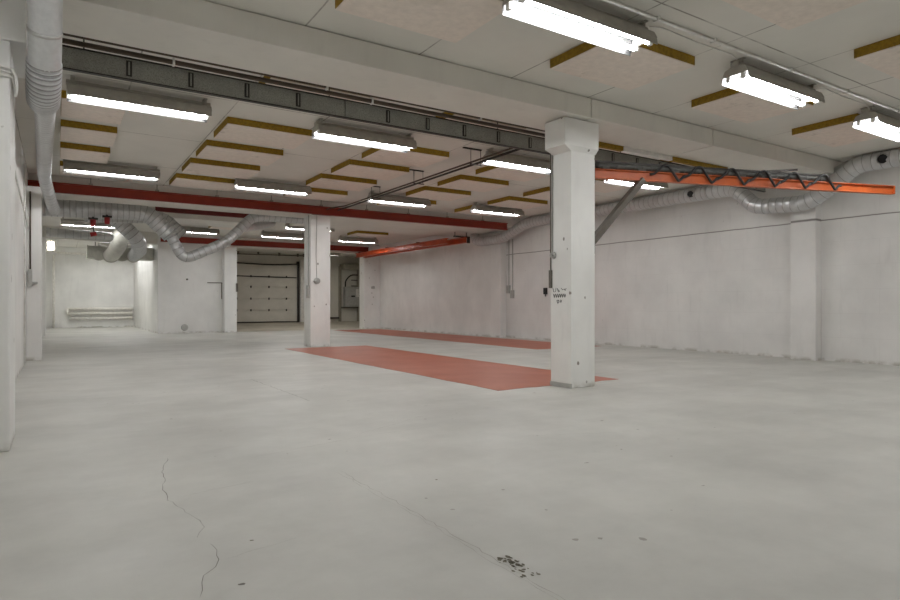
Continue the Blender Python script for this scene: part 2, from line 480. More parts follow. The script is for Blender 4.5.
# ------------------------------------------------------------------ red painted floor strips
def strip(x0, x1, y0, y1, label):
    bm = bmn(); n = 14
    top = []
    for (ax, ay), (bx, by) in (((x0, y0), (x1, y0)), ((x1, y0), (x1, y1)), ((x1, y1), (x0, y1)), ((x0, y1), (x0, y0))):
        for k in range(n):
            t = k/n
            top.append((ax+(bx-ax)*t+random.uniform(-.012, .012), ay+(by-ay)*t+random.uniform(-.02, .02)))
    a = [bm.verts.new((x, y, .0030)) for x, y in top]; b = [bm.verts.new((x, y, 0)) for x, y in top]
    bm.faces.new(a)
    for i in range(len(a)): bm.faces.new((a[i], a[(i+1) % len(a)], b[(i+1) % len(a)], b[i]))
    tag(obj('floor_marking', bm, M['redfloor']), label, 'floor marking')
strip(4.3, 6.30, 5.66, 13.60, 'worn red painted rectangle on the grey floor around the near column')
strip(8.95, 10.95, 10.35, 22.3, 'red painted floor strip running beside the right wall, farther back')

# ------------------------------------------------------------------ ceiling insulation panels
def make_panel(loc, w, d, label, group):
    t = thing('insulation_panel', label, 'ceiling panel', loc, group)
    x, y, z = loc
    bm = bmn(); box(bm, x, x+w, y, y+d, z+.010, z+.100, .003)
    for v in bm.verts: v.co += V((random.uniform(-.003, .003), random.uniform(-.003, .003), 0))
    obj('wool_core', bm, M['wool'], t)
    bm = bmn(); box(bm, x+.002, x+w-.002, y+.002, y+d-.002, z, z+.012, .002)
    obj('facing', bm, M['facing'], t)
    return t
cols = {1.87: 'second', 4.15: 'third', 6.40: 'fourth', 8.60: 'fifth'}
PZ = CZ-.1
proto = None
GP = 'mineral wool panels on the ceiling'
def panel(x, y, label, w=1.15):
    global proto
    if w != 1.15: return make_panel((x, y, PZ), w, .80, label, GP)
    if proto is None: proto = make_panel((x, y, PZ), 1.15, .83, label, GP); return proto
    return dup(proto, (x, y, PZ), label, GP)
panel(1.87, 3.78, 'beige yellow-edged ceiling panel, partly cut off by the top edge, left of the nearest lamp')
panel(4.15, 3.78, 'beige yellow-edged ceiling panel, its right corner behind the lamp at the top centre')
panel(6.40, 3.78, 'beige yellow-edged ceiling panel behind the twin-tube lamp at the upper right')
panel(8.63, 3.78, 'beige yellow-edged ceiling panel, rightmost of the near row, beside the big duct')
panel(4.13, 2.02, 'pale ceiling panel cut off by the top edge, right of the top centre lamp')
panel(6.44, 2.02, 'ragged yellow-edged ceiling panel at the right edge of the picture')
rows = ((6.36, 'row just past the trunking'), (8.28, 'first full row behind the trunking'), (9.60, 'second row behind the trunking'), (10.92, 'third row behind the trunking'), (12.36, 'last row before the red beam'))
for i, (y, rn) in enumerate(rows):
    if i: panel(.04, y, f'narrow ceiling panel beside the left wall duct, {rn}', .66)
    for x, cn in cols.items():
        panel(x, y, f'yellow-edged ceiling panel, {cn} from the left in the {rn}')
panel(8.36, 18.7, 'small far ceiling panel behind the second concrete beam, above the far right lamp')
panel(3.95, 19.2, 'small far ceiling panel seen over the bent duct, left of the middle column')

# ------------------------------------------------------------------ fluorescent lamps
def make_lamp(loc, label, tube_mat='tube'):
    t = thing('fluorescent_lamp', label, 'lamp', loc, 'twin tube ceiling lamps')
    x, y, z = loc; L = 1.47                                        # z = tube axis
    h = bmn(); box(h, x, x+L, y-.045, y+.045, z+.111, z+.150, .006)
    obj('housing', h, M['housing'], t)
    r = bmn()                                                     # trough with two sloping sides
    prof = [(-.150, -.036), (-.143, .010), (-.110, .088), (-.045, .112), (.045, .112), (.110, .088), (.143, .010), (.150, -.036)]
    inner = [(a*.965, b-.004 if 0 < i < 7 else b) for i, (a, b) in enumerate(prof)]
    A = [[r.verts.new((xx, y+a, z+b)) for a, b in prof] for xx in (x+.01, x+L-.01)]
    B = [[r.verts.new((xx, y+a, z+b)) for a, b in inner] for xx in (x+.01, x+L-.01)]
    inner_f = []
    for i in range(7):
        r.faces.new((A[0][i], A[0][i+1], A[1][i+1], A[1][i])); inner_f.append(r.faces.new((B[0][i], B[1][i], B[1][i+1], B[0][i+1])))
        for e in (0, 1): r.faces.new((A[e][i], A[e][i+1], B[e][i+1], B[e][i]))
    r.faces.new((A[0][0], A[1][0], B[1][0], B[0][0])); r.faces.new((A[0][7], A[1][7], B[1][7], B[0][7]))
    for f in inner_f: f.material_index = 1
    obj('reflector', r, [M['housing'], M['reflector']], t)
    for xx in (x+.008, x+L-.008):
        e = bmn()
        pl = [(a, max(b, .026)) for a, b in prof[1:7]]
        P0 = [e.verts.new((xx-.003, y+a, z+b)) for a, b in pl]; P1 = [e.verts.new((xx+.003, y+a, z+b)) for a, b in pl]
        e.faces.new(P0); e.faces.new(list(reversed(P1)))
        for i in range(6): e.faces.new((P0[i], P0[(i+1) % 6], P1[(i+1) % 6], P1[i]))
        obj('end_plate', e, M['housing'], t)
    for s in (-.078, .078):
        b = bmn(); sweep(b, [(x+.045, y+s, z), (x+L-.045, y+s, z)], .017, 10)
        obj('tube', b, M[tube_mat], t)
        for xx in (x+.022, x+L-.022):
            e = bmn(); box(e, xx-.014, xx+.014, y+s-.020, y+s+.020, z-.022, z+.080, .004)
            sweep(e, [(xx+(.012 if xx < x+.5 else -.012), y+s, z), (xx+(.030 if xx < x+.5 else -.030), y+s, z)], .0185, 10)
            obj('lampholder', e, M['white'], t)
    for xx in (x+.06, x+L-.06):
        b = bmn(); box(b, xx-.012, xx+.012, y-.05, y+.05, z+.149, CZ, .002); box(b, xx-.02, xx+.02, y-.075, y+.075, CZ-.006, CZ+.001)
        obj('bracket', b, M['housing'], t)
    return t
LZ = 3.262
lx = (.08, 2.87, 5.68, 8.42)
proto_l = None
def lamp(x, y, label, warm=False):
    global proto_l
    if warm: return make_lamp((x, y, LZ), label, 'tube_warm')
    if proto_l is None: proto_l = make_lamp((x, y, LZ), label); return proto_l
    return dup(proto_l, (x, y, LZ), label)
ordn = ('leftmost', 'second from left', 'third from left', 'rightmost')
LR = [
 (3.60, ['twin tube lamp at the left end of the nearest row, outside the picture', 'twin tube lamp cut off by the top edge, left of the other two near lamps', 'bright twin tube lamp at the upper right, middle of the near row', 'twin tube lamp touching the right edge of the picture']),
 (7.77, ['long lamp just under the trunking at the left, beside the wall duct', 'lamp under the trunking left of the picture centre', 'lamp partly hidden behind the left side of the near column', 'lamp seen under the orange crane arm right of the near column']),
 (12.07, ['lamp above the red beam at the far left, beside the wall duct', 'lamp above the red beam over the bent duct, second from the left', 'lamp above the red beam right of the middle column', 'lamp above the red beam end, beside the far bend of the right duct']),
 (17.8, [None, None, 'far lamp touching the left side of the middle column, just above another lamp', None]),
 (20.4, ['far lamp over the horizontal dull duct by the alcove', 'far lamp between the two bent ducts above the partition', 'far lamp just above the garage opening, left of middle column', 'farthest lamp right of the middle column, above the second red beam']),
 (-.6, [None, 'ceiling lamp behind the viewpoint, second from the left wall', 'ceiling lamp behind the viewpoint, second from the right wall', 'ceiling lamp behind the viewpoint, against the right wall'])]
for y, labels in LR:
    for x, lab in zip(lx, labels):
        if lab: lamp(x, y, lab)
lamp(9.45, 26.4, 'short lit lamp in the garage bay, glimpsed right of the middle column', True)
lamp(7.0, 24.4, 'added lamp in the garage bay in front of the sectional door, hidden above the opening', True)  # added lamp, kept out of view, to light the garage bay
lamp(1.33, 26.9, 'unseen middle ceiling lamp inside the bright alcove')  # alcove lamps out of view, one of them added to brighten it
lamp(1.25, 25.2, 'unseen ceiling lamp inside the bright alcove near its opening')
lamp(1.40, 28.6, 'unseen ceiling lamp inside the bright alcove near the back wall')

# ------------------------------------------------------------------ ducts
def duct(label, pts, r, bend, pitch, mat='galv', extra=None, name='ventilation_duct', **kw):
    t = thing(name, label, 'duct', pts[0])
    bm = bmn(); sweep(bm, fillet(pts, bend), r, 24, pitch, seam=True, **kw)
    obj('pipe', bm, [M[mat], M['seam']], t)
    if extra: extra(t)
    return t
def ring(t, p, d, r, w=.03, mat='galv2', name='clamp'):
    p, d = V(p), V(d).normalized()
    bm = bmn(); sweep(bm, [p-d*w*.5, p+d*w*.5], r, 24); obj(name, bm, M[mat], t)

RX = 11.12
def right_extra(t):
    for y, z, rd in ((4.45, 3.33, .070), (7.93, 3.30, .066)):
        bm = bmn(); sweep(bm, [(RX-.10, y, z-.02), (RX-.155, y-.01, z-.035)], rd, 18, cap=False); sweep(bm, [(RX-.10, y, z-.02), (RX-.158, y-.01, z-.036)], rd+.012, 18, cap=False)
        obj('outlet_collar', bm, M['galv2'], t)
        bm = bmn(); sweep(bm, [(RX-.12, y, z-.024), (RX-.153, y-.008, z-.034)], rd, 18); obj('outlet_shade', bm, M['black'], t)  # black disc stands for the shade inside the outlet
    ring(t, (RX, 7.60, 3.29), (0, 1, .05), .157)
    ring(t, (RX, 13.1, 3.30), (0, 1, 0), .137)
    bm = bmn(); sweep(bm, [(RX+.02, 4.98, 3.29), (RX+.02, 5.17, 3.22)], .12, 22); obj('stub_cap', bm, M['galv2'], t)
duct('long silver spiral duct along the right wall, dipping under the two beams',
     [(RX, -2.6, 3.28), (RX, 4.55, 3.31), (RX, 4.86, 3.31), (RX, 5.52, 2.86), (RX, 5.72, 2.79), (RX, 6.50, 2.83), (RX, 6.65, 2.88), (RX, 6.97, 3.19), (RX, 7.1, 3.27), (RX, 12.9, 3.29), (RX, 13.35, 3.29), (RX, 14.3, 2.99), (RX, 14.6, 2.95), (RX-.02, 15.45, 2.95), (RX-.05, 15.75, 3.0), (RX-.05, 15.8, 3.2)],
     .142, .22, .13, 'galv', right_extra, rise=.022, band=.018)

def left_extra(t):
    bm = bmn(); sweep(bm, fillet([(-.0742, 5.12, 2.70), (-.078, 5.22, 2.61), (-.084, 5.36, 2.545), (-.09, 5.60, 2.55), (-.09, 5.85, 2.62)], .15), .102, 24, .035, rise=.07, band=.022, seam=True)
    obj('ribbed_elbow', bm, [M['galv'], M['seam']], t)['label'] = 'ribbed elbow'
    ring(t, (-.069, 4.94, 2.84), (0, .47, -.5), .104, .025)
    ring(t, (-.066, 4.74, 3.05), (0, .47, -.5), .104, .02)
    ring(t, (-.064, 4.62, 3.17), (0, .47, -.5), .104, .02)
    bm = bmn(); sweep(bm, fillet([(-.09, 5.80, 2.60), (-.10, 7.5, 3.03), (-.11, 8.0, 3.10), (-.162, 10.8, 3.13), (-.183, 12.35, 3.15), (-.10, 13.1, 2.86), (-.06, 13.6, 2.80), (-.05, 14.6, 2.86), (-.05, 14.9, 2.95)], .25), .096, 20, .11, rise=.03, band=.016, seam=True)
    obj('thin_run', bm, [M['galv'], M['seam']], t)['label'] = 'thinner duct running along the ceiling'
duct('silver duct dropping steeply at the upper left, then running along the left wall',
     [(-.055, 4.15, 3.42), (-.06, 4.40, 3.36), (-.067, 4.80, 2.985), (-.07, 5.04, 2.745), (-.0745, 5.17, 2.65)], .099, .12, 0, 'galv', left_extra)

def d1_extra(t):
    bm = bmn(); sweep(bm, fillet([(2.10, 15.2, 2.72), (2.46, 15.2, 2.03), (3.42, 15.2, 2.50), (3.98, 15.2, 3.10), (4.22, 15.2, 3.17), (5.35, 15.2, 3.17), (5.36, 15.2, 3.42)], .22), .118, 22, .14, rise=.03, band=.016, seam=True)
    obj('narrow_run', bm, [M['galv'], M['seam']], t)['label'] = 'narrower duct bent in a V'
    ring(t, (3.42, 15.2, 2.50), (.9, 0, .46), .132, .05)
    ring(t, (2.17, 15.2, 2.585), (.5, 0, -.86), .185, .04)
    bm = bmn(); sweep(bm, fillet([(3.80, 15.25, 2.86), (4.3, 15.7, 3.0), (4.85, 16.4, 3.19)], .2), .11, 20, .14, rise=.03, ); obj('side_branch', bm, M['galv'], t)
duct('fat silver duct across the far left, turning down into a V over the partition wall',
     [(-.38, 15.2, 3.0), (1.45, 15.2, 3.05), (1.72, 15.2, 3.02), (2.18, 15.2, 2.57)], .180, .3, .11, 'galv', d1_extra, rise=.022, band=.016)
def d1b(t):
    pass
duct('silver duct lying behind the fat duct, turning down beside it', [(.5, 15.8, 2.98), (1.85, 15.8, 3.05), (2.15, 15.8, 2.99), (2.52, 15.8, 2.64)], .16, .25, .1, 'galv2', rise=.025)
def flange(p):
    def ex(t): ring(t, p[0], p[1], p[2], .04, 'beige_duct', 'flange')
    return ex
duct('slanted spiral duct below the fat duct, dropping towards the alcove', [(1.12, 18.0, 3.36), (1.31, 18.0, 3.18), (1.80, 18.0, 2.69), (1.95, 19.2, 2.52), (2.22, 23.78, 2.66)], .185, .25, .12, 'galv', flange(((2.21, 23.6, 2.655), (.06, 1, 0), .225)), rise=.03)
duct('pale elbow duct bending down into the alcove manifold', [(1.62, 20.95, 3.42), (1.62, 20.95, 3.05), (1.58, 21.2, 2.80), (1.52, 22.4, 2.62), (1.52, 23.78, 2.66)], .225, .35, 0, 'beige_duct', flange(((1.52, 23.5, 2.66), (0, 1, 0), .262)))
duct('dull horizontal duct at the far left, above the alcove opening', [(-.25, 20.0, 2.97), (1.10, 20.0, 2.94), (1.30, 20.15, 2.94)], .122, .1, .18, 'galv2', rise=.02)
t = thing('duct_manifold', 'pale boxy duct manifold across the top of the alcove', 'duct', (1.7, 24.2, 2.56))
for x in (1.1, 2.6):
    bm = bmn(); sweep(bm, [(x, 24.2, 2.95), (x, 24.2, CZ)], .012, 8); obj('hanger', bm, M['dark'], t)
for x in (1.18, 1.88):
    bm = bmn(); sweep(bm, [(x, 23.80, 2.70), (x, 23.86, 2.70)], .22, 24); obj('collar', bm, M['beige_duct'], t)
bm = bmn(); box(bm, .88, 2.88, 23.85, 24.5, 2.56, 2.98, .015); obj('box', bm, M['beige_duct'], t)
for x in (.86, 1.6, 2.3):
    bm = bmn(); box(bm, x-.015, x+.015, 23.83, 24.52, 2.545, 2.995, .004); obj('flange', bm, M['beige_duct'], t)

# ------------------------------------------------------------------ cable trunking and pipes behind the near beam
t = thing('cable_trunking', 'grey perforated cable trunking hung along the near concrete beam', 'cable tray', (5, 6.32, 3.06))
bm = bmn(); box(bm, -.30, 2.667, 6.30, 6.34, 3.062, 3.245, .004); box(bm, 2.675, 10.9, 6.30, 6.34, 3.062, 3.245, .004)
obj('panel', bm, M['tray'], t)
bm = bmn(); box(bm, -.30, 10.9, 6.292, 6.345, 3.245, 3.257); box(bm, -.30, 10.9, 6.292, 6.345, 3.055, 3.064); obj('edge', bm, M['dark'], t)
for k in range(20):
    x = .554+.5285*k
    if abs(x-2.67) < .05: continue
    bm = bmn(); box(bm, x-.024, x+.024, 6.288, 6.305, 3.085, 3.225, .003); slot = obj('slot', bm, M['dark'], t)
    bm = bmn(); box(bm, x-.007, x+.007, 6.284, 6.300, 3.095, 3.215, .002); obj('clip', bm, M['tray'], slot)
for x in (.2, 2.5, 4.8, 7.1, 9.4):
    bm = bmn(); sweep(bm, [(x, 6.335, 3.2), (x, 6.335, CZ)], .006, 8); obj('hanger', bm, M['dark'], t)
def pipe(label, pts, r, mat, name='pipe', cat='pipe', bend=.05, ex=None):
    t = thing(name, label, cat, pts[0])
    bm = bmn(); sweep(bm, fillet(pts, bend), r, 12); obj('tube', bm, M[mat], t)
    if ex: ex(t)
    return t
def clips(xs, y, z, w=.02):
    def ex(t):
        for x in xs:
            bm = bmn(); box(bm, x-w*.5, x+w*.5, y-.026, y+.026, z-.03, CZ, .002); obj('clip', bm, M['white'], t)
    return ex
pipe('upper dark brown pipe tucked behind the near beam', [(-.4, 6.02, 3.255), (2.0, 6.02, 3.255), (5.6, 6.02, 3.255)], .017, 'rust', ex=clips((2.35, 4.3), 6.02, 3.25))
pipe('lower dark brown pipe tucked behind the near beam', [(-.4, 6.10, 3.222), (2.0, 6.10, 3.222), (5.6, 6.10, 3.222)], .022, 'rust', ex=clips((.9, 2.9), 6.10, 3.22))
for x0, x1, mat in ((5.60, 6.66, 'wool'), (6.68, 7.72, 'white'), (7.74, 9.10, 'wool')):
    bm = bmn(); box(bm, x0, x1, 5.885, 5.955, 3.145, 3.208, .004)
    obj('edge_strip', bm, M[mat], near_beam)
def bars(x, ys, z):
    def ex(t):
        for y in ys:
            bm = bmn(); box(bm, x-.235, x+.11, y-.02, y+.02, CZ-.02, CZ-.002, .003)
            for xx in (x-.09, x+.10): sweep(bm, [(xx, y, CZ-.01), (xx, y, z-.03)], .005, 8)
            box(bm, x-.10, x+.12, y-.012, y+.012, z-.045, z-.03, .002)
            obj('hanger', bm, M['dark'], t)
    return ex
pipe('black pipe running away from the camera under the ceiling, left of its twin', [(5.50, 6.75, 3.245), (5.50, 13.0, 3.235), (5.35, 13.45, 3.235), (5.35, 13.72, 3.235)], .014, 'rust', ex=bars(5.55, (7.9, 9.72, 11.5), 3.24))
pipe('black pipe running away from the camera under the ceiling, right of its twin', [(5.62, 6.75, 3.245), (5.62, 13.68, 3.235)], .017, 'dark')
t = thing('cable_conduit', 'thin white conduit along the ceiling behind the near lamp row', 'conduit', (5, 3.44, 3.43))
bm = bmn(); sweep(bm, [(1.2, 3.44, 3.432), (10.9, 3.44, 3.432)], .015, 10); obj('tube', bm, M['white'], t)
for x in (2.9, 4.3, 5.1, 6.4, 7.6, 8.9):
    bm = bmn(); box(bm, x-.012, x+.012, 3.41, 3.47, 3.412, 3.45, .002); obj('clip', bm, M['white'], t)
for x0, x1, lab in ((4.40, 5.62, 'thin white cable between the two nearest lamps on the ceiling'), (7.20, 8.37, 'thin white cable between the upper right lamp and the right edge lamp')):
    bm = bmn(); sweep(bm, [(x0-.05, 3.55, 3.42), (x0+.1, 3.54, 3.443), ((x0+x1)*.5, 3.56, 3.443), (x1-.08, 3.55, 3.443), (x1+.04, 3.56, 3.42)], .006, 8)
    tag(obj('cable', bm, M['white']), lab, 'cable')

# ------------------------------------------------------------------ red steel beams
def channel(name, x0, x1, y, z0, z1, mat, label):
    t = thing(name, label, 'steel beam', (x0, y, z0))
    bm = bmn(); box(bm, x0, x1, y+.012, y+.03, z0, z1); obj('web', bm, M[mat], t)
    for z in (z0, z1-.02):
        bm = bmn(); box(bm, x0, x1, y-.035, y+.075, z, z+.02, .004); obj('flange', bm, M[mat], t)
    return t
t = channel('steel_beam', XL, 10.75, 13.74, 3.105, 3.30, 'red', 'long red steel beam across the room, in front of the middle column')
for k in range(9):
    x = .55+k*1.17
    bm = bmn(); box(bm, x-.035, x+.035, 13.73, 13.78, 3.30, 3.34, .004); sweep(bm, [(x, 13.76, 3.33), (x, 13.76, CZ)], .010, 8); obj('hanger', bm, M['housing'], t)
channel('steel_beam', 2.0, 5.3, 16.3, 3.25, 3.38, 'darkred', 'dark red steel beam glimpsed behind the bent ducts')
channel('steel_beam', 2.92, 10.55, 22.5, 3.10, 3.30, 'red', 'red steel beam over the garage opening at the back')
bm = bmn(); sweep(bm, [(-.22, 13.70, 3.088), (4.98, 13.70, 3.088)], .011, 8)
tag(obj('cable_conduit', bm, M['white']), 'thin white conduit running just under the long red beam', 'conduit')

# ------------------------------------------------------------------ orange jib crane on the near column
A, B = V((5.60, 5.47, 2.63)), V((10.12, 3.97, 2.64))
dv = (B-A).normalized(); nv = V((-dv.y, dv.x, 0))          # nv points away from the camera
t = thing('jib_crane', 'orange jib crane arm with a dark cable festoon, fixed to the near column', 'crane', (5.55, 5.5, 1.75))
bm = bmn(); beam_between(bm, A, B, .012, .118)
beam_between(bm, A+V((0, 0, .055)), B+V((0, 0, .055)), .075, .012); beam_between(bm, A-V((0, 0, .055)), B-V((0, 0, .055)), .075, .012)
beam_between(bm, B-dv*.012, B+dv*.004, .075, .118)
obj('arm', bm, M['orange'], t)
bm = bmn(); beam_between(bm, A+dv*.72-V((0, 0, .04)), V((5.545, 5.46, 1.72)), .075, .085, up=(0, 1, 0)); obj('brace', bm, M['steelbrown'], t)
bm = bmn(); box(bm, 5.53, 5.56, 5.36, 5.60, 2.48, 2.86, .006); box(bm, 5.53, 5.56, 5.36, 5.56, 1.62, 1.86, .006); sweep(bm, [(5.60, 5.47, 2.5), (5.60, 5.47, 2.82)], .04, 14); obj('mounting_plate', bm, M['steelbrown'], t)
E2 = A+dv*3.62
bm = bmn(); sweep(bm, [A+dv*.05+V((0, 0, .105)), A+dv*1.4+V((0, 0, .108)), A+dv*2.5+V((0, 0, .105)), E2+V((0, 0, .10))], .036, 14, .12, rise=.08)
obj('cable_hose', bm, M['hose'], t)['label'] = 'dark grey corrugated cable hose'
bm = bmn(); beam_between(bm, A+dv*.03+V((0, 0, .155)), E2+V((0, 0, .150)), .03, .026); top_rail = obj('top_rail', bm, M['dark'], t)
for k in range(6):
    s = 1.02+k*.495
    p = A+dv*s-nv*.050
    bm = bmn()
    sweep(bm, fillet([p+dv*-.22+V((0, 0, .02)), p+dv*-.16+V((0, 0, .03)), p+dv*-.02+V((0, 0, .15)), p+dv*.04+V((0, 0, .15)), p+dv*.19+V((0, 0, -.045)), p+dv*.21+V((0, 0, -.035)), p+dv*.27+V((0, 0, .02))], .05), .016, 10)
    obj('cable_loop', bm, M['black'], top_rail)
    bm = bmn()                                            # the cable hanging in a shallow arc to the next loop
    sweep(bm, [p+dv*(.19+.11*q/6*1.0)+V((0, 0, -.045+.055*math.sin(math.pi*q/12))) for q in range(7)], .012, 8)
    obj('cable_sag', bm, M['black'], top_rail)
for k in range(7):
    p = A+dv*(.2+k*.5)+V((0, 0, .08))
    bm = bmn(); beam_between(bm, p-nv*.03, p+nv*.03, .10, .04); obj('trolley', bm, M['dark'], top_rail)
bm = bmn(); beam_between(bm, A+dv*2.6+V((0, 0, .16)), A+dv*3.35+V((0, .2, .26)), .02, .03); obj('stay_bar', bm, M['dark'], t)
bm = bmn(); box(bm, 5.528, 5.56, 5.40, 5.62, 2.44, 2.50, .004); obj('bolt_strip', bm, M['dark'], t)

# twin red-orange rails hung at the far right
t = thing('crane_runway', 'pair of red-orange overhead crane rails along the far right wall', 'crane', (10.45, 19, 2.95))
for x in (10.22, 10.58):
    bm = bmn(); box(bm, x-.006, x+.006, 15.55 if x > 10.4 else 16.1, 22.95, 2.92, 3.04); 
    y0 = 15.55 if x > 10.4 else 16.1
    box(bm, x-.065, x+.065, y0, 22.95, 2.895, 2.915, .003); box(bm, x-.065, x+.065, y0, 22.95, 3.042, 3.062, .003)
    obj('rail', bm, M['redorange'], t)
for y in (15.6, 17.9, 20.2, 22.6):
    bm = bmn(); box(bm, 10.18, 10.68, y, y+.08, 3.055, 3.095, .004)
    for x in (10.22, 10.64) if y < 16.8 else (): sweep(bm, [(x, y+.04, 3.07), (x, y+.04, 3.21)], .012, 8)
    obj('cross_hanger', bm, M['dark'], t)
bm = bmn(); box(bm, 10.60, 10.68, 15.5, 15.56, 2.88, 3.08, .004); obj('end_stop', bm, M['dark'], t)

# ------------------------------------------------------------------ garage sectional door and wall fittings
g = thing('sectional_door', 'pale sectional garage door at the back of the room', 'garage door', (8.5, 29.4, .12))
zs = [.17, .72, 1.27, 1.83, 2.33, 2.92]
leaf = []
for z0, z1 in zip(zs, zs[1:]):
    bm = bmn(); box(bm, 6.95, 9.93, 29.40, 29.46, z0+.006, z1-.006, .006); leaf.append(obj('door_panel', bm, M['doorpanel'], g))
for i, z in enumerate(zs[1:-1]):
    for x in (7.05, 7.70, 8.55, 9.4):
        bm = bmn(); box(bm, x-.03, x+.03, 29.37, 29.41, z-.05, z+.05, .004); obj('hinge', bm, M['dark'], leaf[i])
bm = bmn(); box(bm, 6.9, 9.98, 29.39, 29.47, .125, .172, .004); obj('bottom_seal', bm, M['dark'], g)
bm = bmn(); box(bm, 9.93, 10.03, 29.33, 29.49, .12, 3.1, .006); obj('track', bm, M['dark'], g)
bm = bmn(); box(bm, 6.84, 6.94, 29.33, 29.49, .12, 3.1, .006); obj('track', bm, M['dark'], g)
bm = bmn(); sweep(bm, fillet([(6.9, 29.34, 2.94), (8.6, 29.32, 2.89), (9.95, 29.34, 2.97)], .8), .035, 10); obj('spring_shaft', bm, M['dark'], g)
bm = bmn(); beam_between(bm, (6.95, 29.37, 2.33), (9.9, 29.37, 2.30), .02, .05); obj('stiffener', bm, M['dark'], g)
bm = bmn(); sweep(bm, [(6.9, 28.9, 3.32), (10.3, 28.9, 3.36)], .03, 10)
for x in (7.0, 7.9, 8.9, 9.8, 10.1): box(bm, x-.04, x+.04, 28.86, 28.94, 3.30, 3.45, .004)
tag(obj('door_shaft', bm, M['steelbrown']), 'horizontal shaft on the ceiling above the garage door', 'shaft')
bm = bmn(); box(bm, 10.08, 10.42, 29.36, 29.5, .118, 3.2, .01)
tag(obj('door_jamb', bm, M['white']), 'white door jamb right of the garage door', 'door jamb')
t = thing('electric_cabinet', 'grey electric cabinet on the wall right of the garage door', 'cabinet', (12.8, 29.4, .9))
bm = bmn(); box(bm, 12.40, 13.20, 29.22, 29.5, .88, 1.90, .015); obj('body', bm, M['greybox'], t)
bm = bmn(); box(bm, 12.43, 13.17, 29.205, 29.222, .91, 1.87, .005); cab_door = obj('door', bm, M['greybox'], t)
bm = bmn(); box(bm, 12.72, 12.92, 29.19, 29.206, 1.38, 1.45, .003); obj('handle', bm, M['black'], cab_door)
bm = bmn(); box(bm, 12.98, 13.15, 29.198, 29.206, 1.38, 1.78, .001); obj('paper_label', bm, M['white'], cab_door)
bm = bmn(); box(bm, 12.3, 13.25, 29.30, 29.5, .80, .87, .004); obj('base_frame', bm, M['steelbrown'], t)
bm = bmn(); sweep(bm, fillet([(12.47, 29.38, 1.9), (12.47, 29.38, 2.2), (12.75, 29.38, 2.52), (13.2, 29.38, 2.52)], .25), .035, 10)
for z in (1.95, 2.25): sweep(bm, [(12.8, 29.4, z), (13.2, 29.4, z)], .02, 8)
tag(obj('power_cable', bm, M['dark']), 'black cables looping above the grey electric cabinet', 'cable')
bm = bmn(); box(bm, 12.14, 12.24, 29.34, 29.5, .12, 2.95, .005)
tag(obj('wall_post', bm, M['post']), 'narrow brown post on the wall left of the electric cabinet', 'post')
bm = bmn(); box(bm, 13.15, 13.30, 29.25, 29.5, .12, 2.95, .005)
tag(obj('wall_post', bm, M['post']), 'brown post on the wall right of the electric cabinet', 'post')
bm = bmn(); box(bm, 12.2, 13.4, 28.9, 29.5, 2.78, 3.05, .01); box(bm, 12.5, 13.3, 28.86, 28.9, 2.95, 3.0, .003)
tag(obj('door_operator', bm, M['post']), 'brown shelf-like box above the electric cabinet', 'box')
bm = bmn(); box(bm, 11.55, 12.14, 29.38, 29.5, .27, .34, .004)
tag(obj('wall_rail', bm, M['dark']), 'short dark rail low on the wall, right of the middle column', 'rail')

# ------------------------------------------------------------------ alcove fittings
t = thing('pipe_radiator', 'pipe radiator of three long rails low on the alcove back wall', 'radiator', (1.6, 30.8, .4))
for z in (.80, .60, .39):
    bm = bmn(); sweep(bm, [(.42, 30.78, z), (2.86, 30.78, z)], .062, 14); obj('rail', bm, M['rail'], t)
for x in (.5, 1.25, 2.1, 2.8):
    bm = bmn(); box(bm, x-.02, x+.02, 30.80, 30.90, .32, .87, .004); obj('bracket', bm, M['rail'], t)
bm = bmn(); sweep(bm, fillet([(.46, 30.78, .80), (.36, 30.78, .80), (.36, 30.78, .60), (.46, 30.78, .60)], .08), .05, 12); obj('return_bend', bm, M['rail'], t)
bm = bmn(); sweep(bm, [(-.12, 30.70, 0), (-.12, 30.70, 3.1)], .05, 12)
tag(obj('riser_pipe', bm, M['rail']), 'pale vertical pipe in the left corner of the alcove', 'pipe')
bm = bmn(); sweep(bm, fillet([(-.40, 26.0, 2.88), (.0, 26.0, 2.86), (.86, 24.6, 2.72)], .2), .035, 10); sweep(bm, [(.0, 26.0, 2.86), (.0, 26.0, CZ)], .01, 8)
tag(obj('supply_pipe', bm, M['rail']), 'pale pipe leading from the left wall to the alcove manifold', 'pipe')
t = thing('wall_lamp', 'small bright lamp high in the left corner of the alcove', 'lamp', (-.20, 27.2, 3.1))
bm = bmn(); box(bm, -.32, -.06, 27.15, 27.35, 2.98, 3.36, .01); obj('housing', bm, M['housing'], t)
for z in (3.04, 3.20):
    bm = bmn(); box(bm, -.29, -.13, 27.10, 27.16, z, z+.09, .006); obj('lens', bm, M['tube_warm'], t)
bm = bmn(); box(bm, -.22, -.16, 27.2, 27.3, 3.35, 3.45); obj('stem', bm, M['housing'], t)

